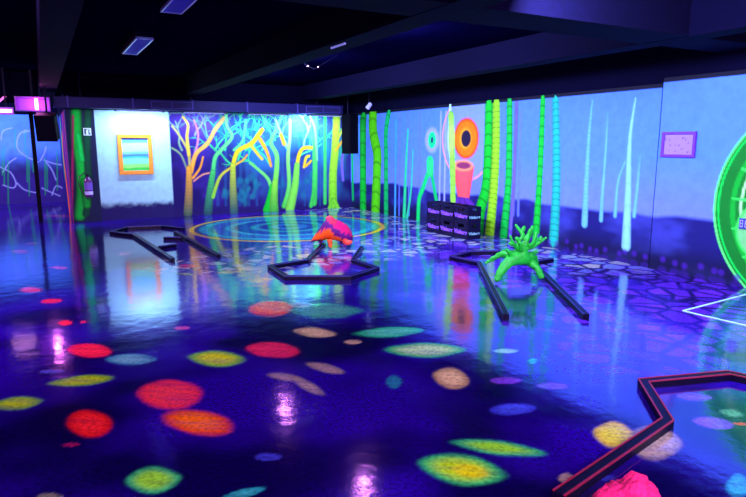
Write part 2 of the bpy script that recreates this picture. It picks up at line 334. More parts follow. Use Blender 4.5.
def mural_right(u0, u1, top, x, name, step=.016):
    U, V, nu, nv = wall_grid(u0, u1, 0, top+.06, step)
    sky1, sky2 = np.array((.08, .235, .90)), np.array((.14, .225, .97))
    p = Paint(U, V, sky1)
    k = ss(.6, 1.6, V)+.35*(fbm(U, V, 1.2, 4)-.5); k = np.clip(k, 0, 1)[:, None]; p.c = sky2*(1-k)+sky1*k
    # ground mist below the painted horizon
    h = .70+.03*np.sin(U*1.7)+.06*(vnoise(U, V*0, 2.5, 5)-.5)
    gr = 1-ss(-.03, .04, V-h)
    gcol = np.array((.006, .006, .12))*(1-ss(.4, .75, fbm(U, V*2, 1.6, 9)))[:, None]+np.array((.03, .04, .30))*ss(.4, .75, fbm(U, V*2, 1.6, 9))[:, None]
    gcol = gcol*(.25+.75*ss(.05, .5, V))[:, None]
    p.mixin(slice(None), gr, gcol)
    S = lambda pts, w, c, **kw: p.stroke([rw(*q) for q in pts], w, c, **kw)
    if name == 'wall_right':
        deep = (.05, .10, .75)
        for x0, x1 in ((408, 409), (420, 419), (441, 439), (446, 444), (400, 399), (517, 513), (521, 518)):
            S([(x0, 112), (x1, 215)], .03, (.35, .45, .95) if x0 > 430 and x0 < 450 else (.12, .2, .8), shade=.1, op=.8)
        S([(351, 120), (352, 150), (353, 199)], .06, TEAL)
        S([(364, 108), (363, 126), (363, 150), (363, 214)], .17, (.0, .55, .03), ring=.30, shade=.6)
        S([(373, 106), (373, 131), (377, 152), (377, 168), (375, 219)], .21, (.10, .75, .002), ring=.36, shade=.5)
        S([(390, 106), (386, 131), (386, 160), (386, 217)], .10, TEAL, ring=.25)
        S([(396, 120), (395, 215)], .04, (.05, .4, .8))
        S([(408, 130), (406, 165), (404, 221)], .03, (.02, .75, .22), w2=.07)
        S([(413, 150), (411, 190), (407, 218)], .02, (.03, .65, .3), w2=.05)
        # small green figure: eye, capsule, two legs
        e = rw(432, 140); p.ell(e, .30, .30, (.35, .42, .95), .3, .8); p.ell(e, .15, .18, (.0, .8, .18)); p.ell(e, .05, .07, (.01, .05, .12))
        S([(427, 176), (423, 188), (419, 200), (418, 222)], .07, (.0, .75, .12)); S([(432, 176), (437, 203), (440, 210)], .06, (.0, .6, .12))
        S([(430, 162), (430, 171)], .13, (.02, .85, .16), shade=.3)
        # lumpy stalk in front of the ring
        # big eye with its thin pink ring
        e = rw(467, 137.5); p.ell(e, .82, .82, (.26, .36, .98), .1, .6); p.ell(e, .80, .80, (.85, .30, .65), .4, .8, ring=.035)
        e = rw(466, 138.5); p.ell(e, .42, .42, (.65, .05, .0)); p.ell(e, .38, .38, (1, .20, .0), .25); p.ell((e[0]+.02, e[1]), .22, .23, (.95, .38, .01), .3); p.ell(e, .16, .17, (.01, .005, .03))
        # pink cup on purple feet
        P3 = [rw(463, 198), rw(463, 205)]; S([(459, 198), (455, 206)], .07, (.12, .02, .35)); S([(465, 198), (472, 206)], .07, (.12, .02, .35)); S([(462, 199), (463, 206)], .09, (.10, .02, .3))
        c0 = rw(463, 165.5); c1 = rw(463.5, 197); tz = (V-c1[1])/(c0[1]-c1[1]); hw = .19+.17*np.clip(tz, 0, 1); uc = c1[0]+(c0[0]-c1[0])*tz; q_ = np.abs(U-uc)/hw
        m_ = (tz > 0) & (tz < 1) & (q_ < 1.05); ix = np.nonzero(m_)[0]; p.mixin(ix, (1-ss(.94, 1.03, q_[ix])), np.array((.95, .10, .10))*(1-.35*q_[ix]**3)[:, None])
        p.ell(rw(463, 165.5), .36, .12, (1, .3, .12), .2); p.ell(rw(463.5, 165.5), .27, .075, (.25, .03, .10), .3)
        S([(450, 102), (451, 120)], .03, (.5, .95, .4), shade=.2); 
        S([(451, 116), (452, 150), (453, 200)], .10, (.30, .95, .06), w2=.09, ring=.17, ringdark=.3); p.ell(rw(451, 138), .16, .42, (.45, .98, .14), .5, .8)
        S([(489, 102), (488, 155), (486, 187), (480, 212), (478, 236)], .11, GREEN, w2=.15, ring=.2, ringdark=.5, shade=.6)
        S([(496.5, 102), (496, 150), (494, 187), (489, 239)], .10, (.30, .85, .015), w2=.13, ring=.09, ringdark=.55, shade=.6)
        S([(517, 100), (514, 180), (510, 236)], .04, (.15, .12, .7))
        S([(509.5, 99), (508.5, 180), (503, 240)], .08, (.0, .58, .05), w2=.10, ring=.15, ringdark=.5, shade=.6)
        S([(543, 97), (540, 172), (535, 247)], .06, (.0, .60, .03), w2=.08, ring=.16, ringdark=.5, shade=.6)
        S([(555.5, 97), (556.5, 180), (553.5, 242)], .07, (.01, .52, .35), w2=.10, ring=.10, ringdark=.5, shade=.5)
        S([(592.5, 100), (589, 135), (586, 190), (584.5, 224)], .015, PALE, w2=.06, ring=.06, ringdark=.2)
        S([(608, 112), (605, 160), (602, 200), (601, 220)], .008, PALE, w2=.035)
        S([(625, 162), (618, 182), (615, 216)], .012, PALE, w2=.03)
        S([(635.6, 98), (630, 138), (628, 193), (626, 246)], .012, (.25, .70, .8), w2=.075, ring=.3, ringdark=.1)
        S([(640, 156), (637, 190), (634, 216)], .008, PALE, w2=.03)
    else:
        # large green wheel
        cy_, cz, Rr = 3.12, .97, 1.24; d = np.hypot(U-cy_, V-cz); ang = np.arctan2(V-cz, U-cy_)
        def rg(r0, r1, col, op=1., s_=.006): p.mixin(slice(None), ss(r0-s_, r0+s_, d)*(1-ss(r1-s_, r1+s_, d))*op, col)
        rg(-1, Rr, (.0, .20, .012)); rg(Rr-.025, Rr, (.12, 1, .15)); rg(Rr-.07, Rr-.05, (.0, .8, .06)); rg(Rr-.26, Rr-.2, (.0, .42, .02)); rg(Rr-.34, Rr-.31, (.40, .95, .3)); rg(Rr-.42, Rr-.40, (.0, .85, .06))
        rg(Rr-.54, Rr-.51, (.03, .9, .08)); rg(Rr-.60, Rr-.58, (.0, .8, .06))
        sp_ = np.abs(((ang/(math.pi/9)+.35) % 1)-.5)*(math.pi/9)*d; p.mixin(slice(None), (1-ss(.006, .018, sp_))*(d < Rr-.2), (.04, .95, .08))
        e = (3.72, .68); dd = np.hypot(U-e[0], V-e[1]); p.mixin(slice(None), 1-ss(.34, .36, dd), (.05, .8, .08)); p.mixin(slice(None), 1-ss(.31, .33, dd), (.16, .62, .16))
    # round purple bushes painted along the foot of the wall
    rr = random.Random(5 if name == 'wall_right' else 6)
    for k in range(int((u1-u0)/.16)):
        u = u0+.08+k*.16+rr.uniform(-.05, .05)
        if name == 'wall_right' and u > 8: continue
        p.ell((u, .08+rr.uniform(0, .08)), .06, .06, (.05, .008, .28), .7, .7); p.ell((u, .02), .09, .06, (.02, .004, .14), .5, .8)
    # unpainted edge above the mural
    top_e = (V > top+.0)
    keep = (p.c[:, 1] > .5) & (p.c[:, 0] < .7) & (p.c[:, 2] < .8)
    p.c[top_e & ~keep] = BLACK
    P = np.stack([np.full_like(U, x), U, V], 1); me = grid_mesh(name, P, nu, nv, p.c)
    return obj(name, me, paint_mat('mural_paint'), kind='structure')
mural_right(5.17, YW, WT, XW, 'wall_right'); mural_right(1.5, 5.17, WT+.06, XW-.04, 'wall_right_pier')
bm = bmesh.new(); box(bm, XW-.04, XW+.2, 5.165, 5.175, 0, WT+.12); box(bm, XW+.005, XW+.2, -3, 14.4, 0, ZC); box(bm, XW-.02, XW+.01, 1.5, 14.2, WT+.06, ZC)
box(bm, XW-.04, XW+.2, -3, 1.5, 0, ZC)
obj('wall_right_upper', bm, mat('black_wall', BLACK, .9, spec=.05, noise=.3), kind='structure')

def mural_back():
    U, V, nu, nv = wall_grid(XS, XW, 0, WT, .016)
    p = Paint(U, V, (.006, .001, .09)); n = fbm(U, V, 1.5, 12)
    p.mixin(slice(None), ss(.4, .8, n)*.7*ss(3.2, 4.6, U), (.02, .16, .35)); p.mixin(slice(None), ss(.4, .8, fbm(U, V, 2., 31))*.5, (.05, .02, .32))
    for (x, y, ru, rv, c, o) in ((298, 128, .9, .5, (.05, .30, .7), .6), (262, 150, .6, .6, (.02, .25, .5), .7), (325, 150, .5, .6, (.02, .35, .5), .7), (200, 125, .7, .4, (.12, .05, .6), .8), (245, 130, .8, .5, (.03, .15, .5), .6), (300, 185, .8, .4, (.01, .18, .35), .5)):
        p.glow(bw(x, y), ru, rv, c, o)  # teal haze; the glows near the top paint in lamp halos
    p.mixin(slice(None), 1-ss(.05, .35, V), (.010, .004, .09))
    S = lambda pts, w_, c, **kw: p.stroke([bw(*q) for q in pts], w_, c, **kw)
    rr = random.Random(3)
    def branches(x, y, ang, ln, w_, col, dep):
        pts = [(x, y)]; a = ang
        for k in range(4): a += rr.uniform(-.5, .5); x += math.cos(a)*ln/4; y -= math.sin(a)*ln/4; pts.append((x, max(y, 113)))
        S(pts, w_, col, w2=w_*.5, shade=.2, soft=.01)
        if dep > 0:
            for s_ in (-1, 1): branches(*pts[rr.choice((2, 3))], ang+s_*rr.uniform(.4, .9), ln*.65, w_*.6, col, dep-1)
    # distant pale trees
    for x in (218, 226, 240, 249, 257, 281, 305, 320, 309, 330): S([(x, 205), (x+rr.uniform(-2, 2), 165), (x+rr.uniform(-4, 4), 118)], .035, (.01, .12, .30), shade=.3, op=.4)
    for x, y, a, l, c in ((182, 150, 1.8, 30, (.25, .35, .6)), (200, 150, 1.2, 30, (.2, .5, .7)), (215, 150, 1.4, 34, (.08, .7, .6)), (225, 150, 1.0, 34, (.05, .75, .55)), (238, 160, 1.5, 36, (.05, .65, .6)), (246, 150, 1.3, 34, (.04, .8, .5)),
                          (255, 150, 1.7, 30, (.06, .75, .7)), (262, 150, 1.4, 34, (.05, .7, .6)), (275, 140, 1.7, 26, (.1, .8, .6)), (289, 160, 1.9, 34, (.2, .8, .7)), (297, 160, 1.3, 30, (.1, .8, .6)), (304, 148, 1.2, 26, (.3, .9, .8)), (315, 150, 1.7, 24, (.1, .8, .5)),
                          (232, 165, 2.1, 30, (.04, .6, .5)), (258, 170, 2.2, 26, (.05, .7, .45)), (208, 140, 1.9, 28, (.1, .3, .8)), (325, 140, 1.3, 22, (.05, .7, .5)), (195, 135, 1.5, 22, (.3, .3, .8)), (270, 165, 1.9, 30, (.05, .7, .5))):
        branches(x, y, a, l, .024, (c[0]*.7, c[1], c[2]*.35), 3)
    for x, y in ((243, 185), (247, 195), (240, 198), (250, 178), (226, 190), (256, 190), (280, 180), (300, 190), (306, 178), (341, 150), (220, 130), (252, 128), (305, 140)):
        for k in range(7):
            c_ = bw(x+rr.uniform(-6, 6), y+rr.uniform(-7, 7)); p.ell(c_, .05+.05*rr.random(), .08+.08*rr.random(), (.005, .12+.12*rr.random(), .22), .8, .6)
    # the named trees from left to right
    S([(172, 126), (179, 135), (188, 151), (190, 168)], .02, (0.45, 0.45, 0.105), w2=.035); S([(183, 117), (188, 125), (187, 137), (189, 155)], .025, (0.8, 0.6, 0.0525), w2=.04)
    S([(192, 162), (197, 146), (198, 133), (194, 120)], .03, (0.5, 0.2, 0.7), w2=.02); S([(188, 172), (181, 155), (172, 148)], .02, (0.2, 0.35, 0.158))
    S([(224, 118), (215, 130), (207, 144), (196, 154), (191, 172)], .045, (0.75, 0.45, 0.122), col2=(0.9, 0.42, 0.028), w2=.05)
    S([(189, 168), (189, 190), (188, 213)], .06, (0.85, 0.4, 0.028), col2=(0.08, 0.16, 0.08), w2=.10, ring=.08, ringdark=.2)
    S([(193, 178), (200, 168), (203, 157)], .03, (0.85, 0.35, 0.0175), w2=.02); S([(194, 181), (202, 175), (209, 173)], .02, (0.7, 0.3, 0.15))
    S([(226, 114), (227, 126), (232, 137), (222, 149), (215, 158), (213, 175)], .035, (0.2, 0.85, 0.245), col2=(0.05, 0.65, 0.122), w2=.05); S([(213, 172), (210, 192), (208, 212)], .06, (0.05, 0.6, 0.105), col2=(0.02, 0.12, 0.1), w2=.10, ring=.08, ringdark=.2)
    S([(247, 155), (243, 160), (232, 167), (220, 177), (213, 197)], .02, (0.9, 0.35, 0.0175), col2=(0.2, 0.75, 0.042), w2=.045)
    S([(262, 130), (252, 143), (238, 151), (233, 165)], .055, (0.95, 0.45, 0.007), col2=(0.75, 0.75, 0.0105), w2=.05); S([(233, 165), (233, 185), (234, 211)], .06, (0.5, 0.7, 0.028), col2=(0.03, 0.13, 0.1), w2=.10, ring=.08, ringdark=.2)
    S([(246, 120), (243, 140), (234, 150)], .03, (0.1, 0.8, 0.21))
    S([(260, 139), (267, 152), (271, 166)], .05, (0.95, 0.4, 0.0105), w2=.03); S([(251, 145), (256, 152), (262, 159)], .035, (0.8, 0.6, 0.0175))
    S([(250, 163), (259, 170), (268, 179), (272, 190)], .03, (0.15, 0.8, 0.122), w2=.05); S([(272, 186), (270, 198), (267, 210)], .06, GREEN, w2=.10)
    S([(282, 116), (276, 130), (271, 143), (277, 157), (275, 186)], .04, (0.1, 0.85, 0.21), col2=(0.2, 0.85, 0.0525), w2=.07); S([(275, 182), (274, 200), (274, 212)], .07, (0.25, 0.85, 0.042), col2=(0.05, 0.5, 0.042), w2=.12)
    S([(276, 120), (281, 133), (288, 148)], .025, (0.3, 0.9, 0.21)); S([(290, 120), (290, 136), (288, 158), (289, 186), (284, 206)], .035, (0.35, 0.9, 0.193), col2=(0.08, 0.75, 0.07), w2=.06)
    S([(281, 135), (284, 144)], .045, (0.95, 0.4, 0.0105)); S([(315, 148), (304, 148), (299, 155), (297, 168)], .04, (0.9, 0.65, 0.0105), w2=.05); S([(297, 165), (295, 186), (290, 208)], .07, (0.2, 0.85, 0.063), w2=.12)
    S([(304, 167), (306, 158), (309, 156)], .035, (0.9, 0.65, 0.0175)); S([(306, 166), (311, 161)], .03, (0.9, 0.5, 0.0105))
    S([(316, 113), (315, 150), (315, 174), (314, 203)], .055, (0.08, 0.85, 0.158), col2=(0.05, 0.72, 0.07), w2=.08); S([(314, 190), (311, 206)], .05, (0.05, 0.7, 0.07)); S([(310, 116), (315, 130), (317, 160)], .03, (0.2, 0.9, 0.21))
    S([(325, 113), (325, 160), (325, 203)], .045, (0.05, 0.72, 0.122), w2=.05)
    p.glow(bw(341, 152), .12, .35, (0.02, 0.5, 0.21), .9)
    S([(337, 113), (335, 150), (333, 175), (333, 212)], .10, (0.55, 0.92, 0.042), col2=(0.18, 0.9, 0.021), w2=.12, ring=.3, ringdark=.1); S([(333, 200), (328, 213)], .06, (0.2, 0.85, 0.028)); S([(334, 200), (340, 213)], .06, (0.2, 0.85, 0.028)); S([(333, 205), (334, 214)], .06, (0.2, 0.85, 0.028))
    S([(336, 150), (341, 143), (345, 138)], .035, (0.8, 0.55, 0.0175), col2=(0.95, 0.4, 0.0175)); S([(337, 140), (341, 133), (343, 128)], .03, (0.6, 0.85, 0.035)); S([(343, 180), (342, 160), (346, 140)], .04, (0.2, 0.15, 0.7))
    # white painted section left of the trees, and the dark column section left of it
    a, b_ = bw(96.5, 150)[0], bw(170.5, 150)[0]
    ed = .015*(fbm(U, V, 12, 7)-.5)*4
    wht = (1-ss(-.01, .01, np.abs(U-(a+b_)/2)-(b_-a)/2))*ss(.27+ed*2, .42+ed, V); p.mixin(slice(None), (1-ss(-.01, .01, np.abs(U-(a+b_)/2)-(b_-a)/2)), (.012, .008, .10)); 
    wc = np.array((.36, .74, .74))*(1-.0*V)[:, None]; p.mixin(slice(None), wht, wc)
    p.mixin(slice(None), (U < a).astype(float), (.006, .012, .05))
    S([(76, 112), (77, 140), (81, 165), (82, 190), (80, 216)], .10, (.0, .62, .04), w2=.11, shade=.8, soft=.04); S([(88, 112), (87, 150), (89, 190), (86, 214)], .07, (.0, .08, .03), shade=.6); S([(78, 135), (82, 160)], .05, (.0, .8, .08), shade=.6)
    S([(84, 182), (87, 205)], .08, (.0, .45, .03), shade=.7); S([(73, 116), (72, 214)], .02, (.4, .01, .1))
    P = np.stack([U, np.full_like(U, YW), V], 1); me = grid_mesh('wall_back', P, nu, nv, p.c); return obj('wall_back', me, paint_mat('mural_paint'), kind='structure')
mural_back()

def mural_side():
    U, V, nu, nv = wall_grid(YW, YF, 0, WT, .02)
    p = Paint(U, V, (.02, .01, .2)); 
    rr = random.Random(4)
    p.stroke([(14.5, 0), (15.0, .6), (14.8, 1.3), (15.0, 2.3)], .18, (.5, .02, .10), shade=.8)
    p.stroke([(16.4, .1), (17., .8), (17.4, 1.4), (16.8, 1.9)], .42, (.95, .16, .02), w2=.12, shade=.5)
    p.stroke([(17.8, .9), (17.9, 1.4), (17.6, 2.2)], .22, (.05, .5, .12), shade=.5); p.stroke([(15.6, .1), (15.6, 1.), (16.1, 1.9), (15.8, 2.3)], .09, (.7, .02, .3), shade=.3)
    P = np.stack([np.full_like(U, XS), U, V], 1); me = grid_mesh('wall_side', P, nu, nv, p.c); return obj('wall_side', me, paint_mat('mural_paint'), kind='structure')
mural_side()

def mural_far():
    U, V, nu, nv = wall_grid(-3.5, XS, 0, 2.45, .02)
    p = Paint(U, V, (.012, .008, .10)); n = fbm(U, V, 2., 17)
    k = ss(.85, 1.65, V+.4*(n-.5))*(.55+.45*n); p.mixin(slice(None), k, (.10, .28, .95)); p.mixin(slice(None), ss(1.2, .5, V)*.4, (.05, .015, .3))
    B = lambda x, y: bw(x, y, YF)
    W_ = (.4, .45, .9)
    for pts in ([(26, 130), (19, 135), (17, 147), (24, 155), (38, 162)], [(34, 130), (28, 131), (24, 133)], [(12, 128), (3, 131), (1, 140)], [(3, 172), (9, 163), (16, 158)], [(-2, 166), (4, 169), (11, 173), (16, 183), (13, 188), (3, 185)], [(17, 183), (25, 190), (38, 193)],
                [(40, 161), (44, 154), (46, 147)], [(44, 160), (52, 163), (62, 165)], [(46, 162), (52, 170), (56, 180)], [(52, 195), (56, 186), (62, 188)], [(42, 188), (48, 191), (60, 196)]):
        p.stroke([B(*q) for q in pts], .010, W_, shade=0, soft=.016)
    for x, a_, b_ in ((2, 150, 175), (4, 145, 185), (8, 160, 207), (15, 130, 150), (25, 132, 152), (27, 150, 182), (29, 160, 196), (33, 130, 172), (45, 158, 195), (47, 165, 190), (57, 150, 190)):
        p.stroke([B(x, a_), B(x+.3, b_)], 0.010, (.0, .35, .06), shade=0, soft=.012)
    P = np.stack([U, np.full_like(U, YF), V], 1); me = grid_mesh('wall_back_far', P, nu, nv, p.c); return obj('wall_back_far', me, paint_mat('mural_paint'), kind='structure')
mural_far()
bw_m = MATS['black_wall']
bm = bmesh.new(); box(bm, XS+.01, XW+.2, YW+.01, YW+.2, 0, ZC); box(bm, XS, XW, YW, YW+.02, WT+.005, ZC); obj('wall_back_upper', bm, bw_m, kind='structure')
bm = bmesh.new(); box(bm, XS+.005, XS+.15, YW+.2, YF, 0, ZC); box(bm, -3.6, XS+.15, YF+.005, YF+.2, 0, ZC); obj('wall_back_core', bm, bw_m, kind='structure')
bm = bmesh.new(); box(bm, -3.7, -3.5, -3, YF+.2, 0, ZC); obj('wall_left', bm, mat('left_wall', (.004, .002, .05), .7, noise=.4, bscale=2), kind='structure')

# ceiling slab and the concrete beams under it
ceil = mat('dark_ceiling', (.0008, .0006, .010), .95, spec=.0, bump=.3, bscale=12, noise=.4); beamm = mat('dark_beam', (.0011, .0005, .012), .9, spec=.06, bump=.3, bscale=14, noise=.3)
bm = bmesh.new(); box(bm, -3.7, XW+.3, -3, YF+.2, ZC, ZC+.2); obj('ceiling', bm, ceil, kind='structure')
k = 1
for x0, x1 in ((.08, .38), (2.82, 3.14), (5.72, 6.02), (-2.75, -2.45)):
    bm = bxm(x0, x1, -3, 19.4 if x1 < XS else 14.15, 2.7, ZC, .01); obj('trim_%d' % k, bm, beamm, kind='structure'); k += 1
bm = bxm(-3.5, XW-.05, 3.95, 4.5, 2.705, ZC, .01); obj('trim_%d' % k, bm, beamm, kind='structure'); k += 1
bm = bxm(-3.5, .06, 14.0, 14.4, 2.45, ZC, .01); obj('trim_%d' % k, bm, beamm, kind='structure'); k += 1
# slim black post at the left
q = fl(41, 221); bm = bmesh.new(); box(bm, q[0]-.04, q[0]+.04, q[1]-.04, q[1]+.04, 0, 2.46); obj('trim_%d' % k, bm, mat('black_steel', (.001, .0008, .006), .7, spec=.1), kind='structure'); k += 1
# white line painted on the floor by the green wheel
bm = bmesh.new(); a = Vector(fl(683, 311)); wm = mat('white_line', (.45, .9, .9), .5)
for tgt in ((760, 291), (760, 329)):
    b = Vector(fl(*tgt)); d = (b-a).normalized(); s = Vector((-d.y, d.x, 0))*.009
    vs = [a-s, a+s, b+s, b-s]; lo = [bm.verts.new(v+Vector((0, 0, .001))) for v in vs]; hi = [bm.verts.new(v+Vector((0, 0, .006))) for v in vs]
    bm.faces.new(hi); bm.faces.new(lo[::-1])
    for i in range(4): bm.faces.new((lo[i], lo[(i+1) % 4], hi[(i+1) % 4], hi[i]))
bmesh.ops.recalc_face_normals(bm, faces=bm.faces[:]); obj('trim_%d' % k, bm, wm, kind='structure'); k += 1

# ------------------------------------------------------------------ duct along the back wall
galv = mat('duct_metal', (.010, .008, .085), .6, spec=.2, bump=.1, bscale=20, noise=.3); dk = mat('dark_metal', (.003, .003, .02), .6, spec=.15); frm = mat('grille_metal', (.05, .045, .25), .6, spec=.2)
YD0, YD1 = 13.66, 14.12
t = thing('ventilation_duct', 'long rectangular grey metal air duct running along the top of the back wall', 'duct', (3.4, 13.9, 2.37))
def part(name, bm, m, par, **kw):
    """bmesh given in world metres, parented to par"""
    o = obj(name, bm, m, par); M = (Matrix.Translation(par.location) @ par.rotation_euler.to_matrix().to_4x4()).inverted()
    o.data.transform(M); return o
xl, xr = .3, on_plane(343, 110, 1, YD0)[0]
part('duct_body', bxm(xl, xr, YD0, YD1, 2.37, 2.58, .008), galv, t)
for x in np.arange(.55, xr, 1.22): part('flange', bxm(x-.015, x+.015, YD0-.012, YD1, 2.36, 2.592), frm, t)
for xa, xb, ya, yb in ((151, 193, 105.3, 111.8), (306, 340, 109.5, 115)):
    A = on_plane(xa, ya, 1, YD0-.01); B = on_plane(xb, yb, 1, YD0-.01); x0, x1 = A[0], B[0]; z0, z1 = 2.395, 2.545
    g = part('grille', bxm(x0+.01, x1-.01, YD0-.006, YD0, z0+.01, z1-.01), dk, t)
    bm = bmesh.new(); box(bm, x0, x1, YD0-.02, YD0, z1-.02, z1); box(bm, x0, x1, YD0-.02, YD0, z0, z0+.02); box(bm, x0, x0+.02, YD0-.02, YD0, z0+.02, z1-.02); box(bm, x1-.02, x1, YD0-.02, YD0, z0+.02, z1-.02); box(bm, (x0+x1)/2-.01, (x0+x1)/2+.01, YD0-.02, YD0, z0+.02, z1-.02)
    f = obj('grille_frame', bm, frm, g); f.data.transform(Matrix.Translation(-t.location))
    bm = bmesh.new()
    for z in np.linspace(z0+.04, z1-.04, 4): box(bm, x0+.03, x1-.03, YD0-.014, YD0-.008, z-.004, z+.004)
    f = obj('louvre', bm, frm, g); f.data.transform(Matrix.Translation(-t.location))
for x in (xl+.5, 3.0, xr-.6): part('hanger_strap', bxm(x-.015, x+.015, YD0+.2, YD0+.22, 2.58, ZC), dk, t)

# blacklight bars clipped below the duct
BAR = bmesh.new(); 
for i, x in enumerate((1.9, 3.25, 4.7, 6.2)):
    t = thing('blacklight_bar', ['blacklight bar under the duct above the framed picture', 'blacklight bar under the duct at the left end of the tree mural', 'blacklight bar under the duct above the middle of the tree mural', 'blacklight bar under the duct at the right end of the tree mural'][i], 'light', (x, 13.68, 2.37), 0, 'blacklight bars under the duct')
    part('housing', bxm(x-.5, x+.5, 13.67, 13.715, 2.315, 2.357, .004), dk, t)
    bm = bmesh.new(); tube(bm, [(x-.45, 13.727, 2.325), (x+.45, 13.727, 2.325)], .01, 8); part('tube', bm, mat('uv_tube', (.3, .2, .8), .3, emit=(.45, .5, 1), estr=.7), t)

# glowing lamp box hung at the left end of the duct, and the tube lamp left of it
pk = mat('pink_tube', (1, .3, .9), .3, emit=(1, .22, .95), estr=6); hous = mat('lamp_housing', (.20, .04, .42), .45, noise=.2, bscale=8)
A = on_plane(14.5, 97, 1, 13.6); B = on_plane(50.5, 112, 1, 13.6)
t = thing('blacklight_box', 'boxy blacklight with a bright pink tube at the left end of the air duct', 'light', ((A[0]+B[0])/2, 13.65, B[2]))
bm = bmesh.new(); x0, x1, z0, z1 = A[0], B[0], B[2], A[2]
box(bm, x0, x1, 13.6, 13.65, z0, z1); box(bm, x0, x1, 13.35, 13.6, z0, z0+.02); box(bm, x0, x1, 13.35, 13.6, z1-.02, z1); box(bm, x0, x0+.02, 13.35, 13.6, z0+.02, z1-.02); box(bm, x1-.02, x1, 13.35, 13.6, z0+.02, z1-.02)
part('housing', bm, hous, t)
bm = bmesh.new(); xc = on_plane(36.5, 105, 1, 13.6)[0]; tube(bm, [(xc, 13.47, z0+.03), (xc, 13.47, z1-.03)], .032, 10); part('tube', bm, pk, t)
part('bracket', bxm((x0+x1)/2-.02, (x0+x1)/2+.02, 13.61, 13.65, z1, ZC), dk, t)
d = bpy.data.lights.new('pink_glow', 'POINT'); d.energy = 5; d.color = (1, .2, .9); d.shadow_soft_size = .05; o = bpy.data.objects.new('pink_glow', d); C.objects.link(o); o.location = (xc, 13.3, (z0+z1)/2)
A = on_plane(-14, 108, 1, 13.4); B = on_plane(14, 113.5, 1, 13.4)
t = thing('blacklight_tube', 'bright pink tube light at the left edge beside the blacklight box', 'light', ((A[0]+B[0])/2, 13.4, B[2]))
bm = bmesh.new(); zc = (A[2]+B[2])/2; tube(bm, [(A[0]+.03, 13.37, zc), (B[0]-.03, 13.37, zc)], .03, 10); part('tube', bm, mat('pink_white_tube', (1, .6, .9), .3, emit=(1, .40, .95), estr=3), t)
bm = bxm(A[0], B[0], 13.4, 13.46, zc-.07, zc+.07, .005); part('housing', bm, hous, t)
part('bracket', bxm(A[0]+.3, A[0]+.33, 13.42, 13.45, zc+.07, ZC), dk, t)
bm = bmesh.new(); tube(bm, [on_plane(-4, 104, 1, 13.5), on_plane(5.5, 96, 1, 13.5)], .02, 8); 
o = tag(obj('strip_light', bm, mat('dim_pink', (.7, .15, .6), .4, emit=(.8, .15, .7), estr=.8)), 'short slanting pink light strip high at the left edge', 'light')
o['kind'] = 'thing' if False else ''; del o['kind']

# round blacklights behind the second beam
emv = mat('violet_lens', (.5, .2, 1), .3, emit=(.85, .25, 1), estr=30)
LAB = ['round blacklight behind the beam, nearest the middle of the room', 'round blacklight behind the beam level with the stacked drinks crates', 'round blacklight behind the cross beam', 'round blacklight overhead nearest the viewer', 'round blacklight behind the beam nearest the tree mural']
for (x, y), lb in zip(ROW, LAB):
    if y > 11 or y < 3: pass
    t = thing('ceiling_blacklight', lb, 'light', (x-.05, y, ZC-.001), 0, 'round blacklights along the beam')
    bm = bmesh.new(); lathe(bm, [(.05, 0), (.05, -.02), (.02, -.03), (.02, -.08), (.09, -.09), (.11, -.16), (.095, -.165)], 18); obj('housing', bm, dk, t)
    bm = bmesh.new(); lathe(bm, [(.09, -.164), (.085, -.178), (.06, -.19), (.01, -.195)], 18); smooth(obj('lens', bm, emv, t))

# ------------------------------------------------------------------ ceiling luminaires (switched off)
refl = mat('louvre_metal', (.16, .14, .8), .4)
def luminaire(x0, x1, y0, y1, label):
    t = thing('ceiling_lamp', label, 'ceiling lamp', ((x0+x1)/2, (y0+y1)/2, ZC), 0, 'switched off ceiling lamps in a row')
    zb = 2.955; bm = bmesh.new(); box(bm, x0, x1, y0, y1, zb+.03, ZC-.001); part('housing', bm, dk, t)
    bm = bmesh.new(); w_ = .015
    box(bm, x0, x0+w_, y0, y1, zb, zb+.029); box(bm, x1-w_, x1, y0, y1, zb, zb+.029); box(bm, x0+w_, x1-w_, y0, y0+w_, zb, zb+.029); box(bm, x0+w_, x1-w_, y1-w_, y1, zb, zb+.029); part('rim', bm, mat('rim_metal', (.6, .55, 1), .35, .2), t)
    bm = bmesh.new()
    for y in np.arange(y0+.08, y1-.04, .085): box(bm, x0+w_, x1-w_, y-.004, y+.004, zb+.004, zb+.028)
    part('louvre', bm, refl, t)
    part('diffuser', bxm(x0+w_, x1-w_, y0+w_, y1-w_, zb+.0285, zb+.0295), mat('diffuser', (.03, .02, .35), .4), t)
luminaire(1.17, 1.38, 8.35, 9.85, 'flat rectangular ceiling lamp farther back, left of the beam')
luminaire(1.17, 1.38, 5.2, 6.6, 'flat rectangular ceiling lamp cut off by the top edge of the photo')
# thin tube lamp on the second beam and the dangling wire beside it
a = on_plane(331.5, 48, 2, 2.68); b = on_plane(345, 43.5, 2, 2.68); t = thing('tube_lamp', 'short thin pale tube lamp hanging just below the dark ceiling', 'light', tuple(a))
bm = bmesh.new(); tube(bm, [a, b], .012, 8); part('tube', bm, mat('pale_tube', (.5, .5, .9), .4, emit=(.3, .3, 1), estr=.15), t)
bm = bmesh.new(); c = (Vector(a)+Vector(b))/2; tube(bm, [c, (c.x, c.y, ZC)], .004, 6); part('hanger', bm, dk, t)
pts = [Vector(on_plane(x, y, 1, 9.0)) for x, y in ((300, 57), (303, 62), (308, 66), (314, 69), (318, 67))]
bm = bmesh.new(); tube(bm, [(pts[0].x-.05, 9.0, ZC)]+pts+[(pts[-1].x+.35, 9.0, ZC)], .006, 6)
t = thing('string_light', 'small string of pink light beads dangling from the ceiling', 'string light', tuple(pts[0])); part('cable', bm, dk, t)
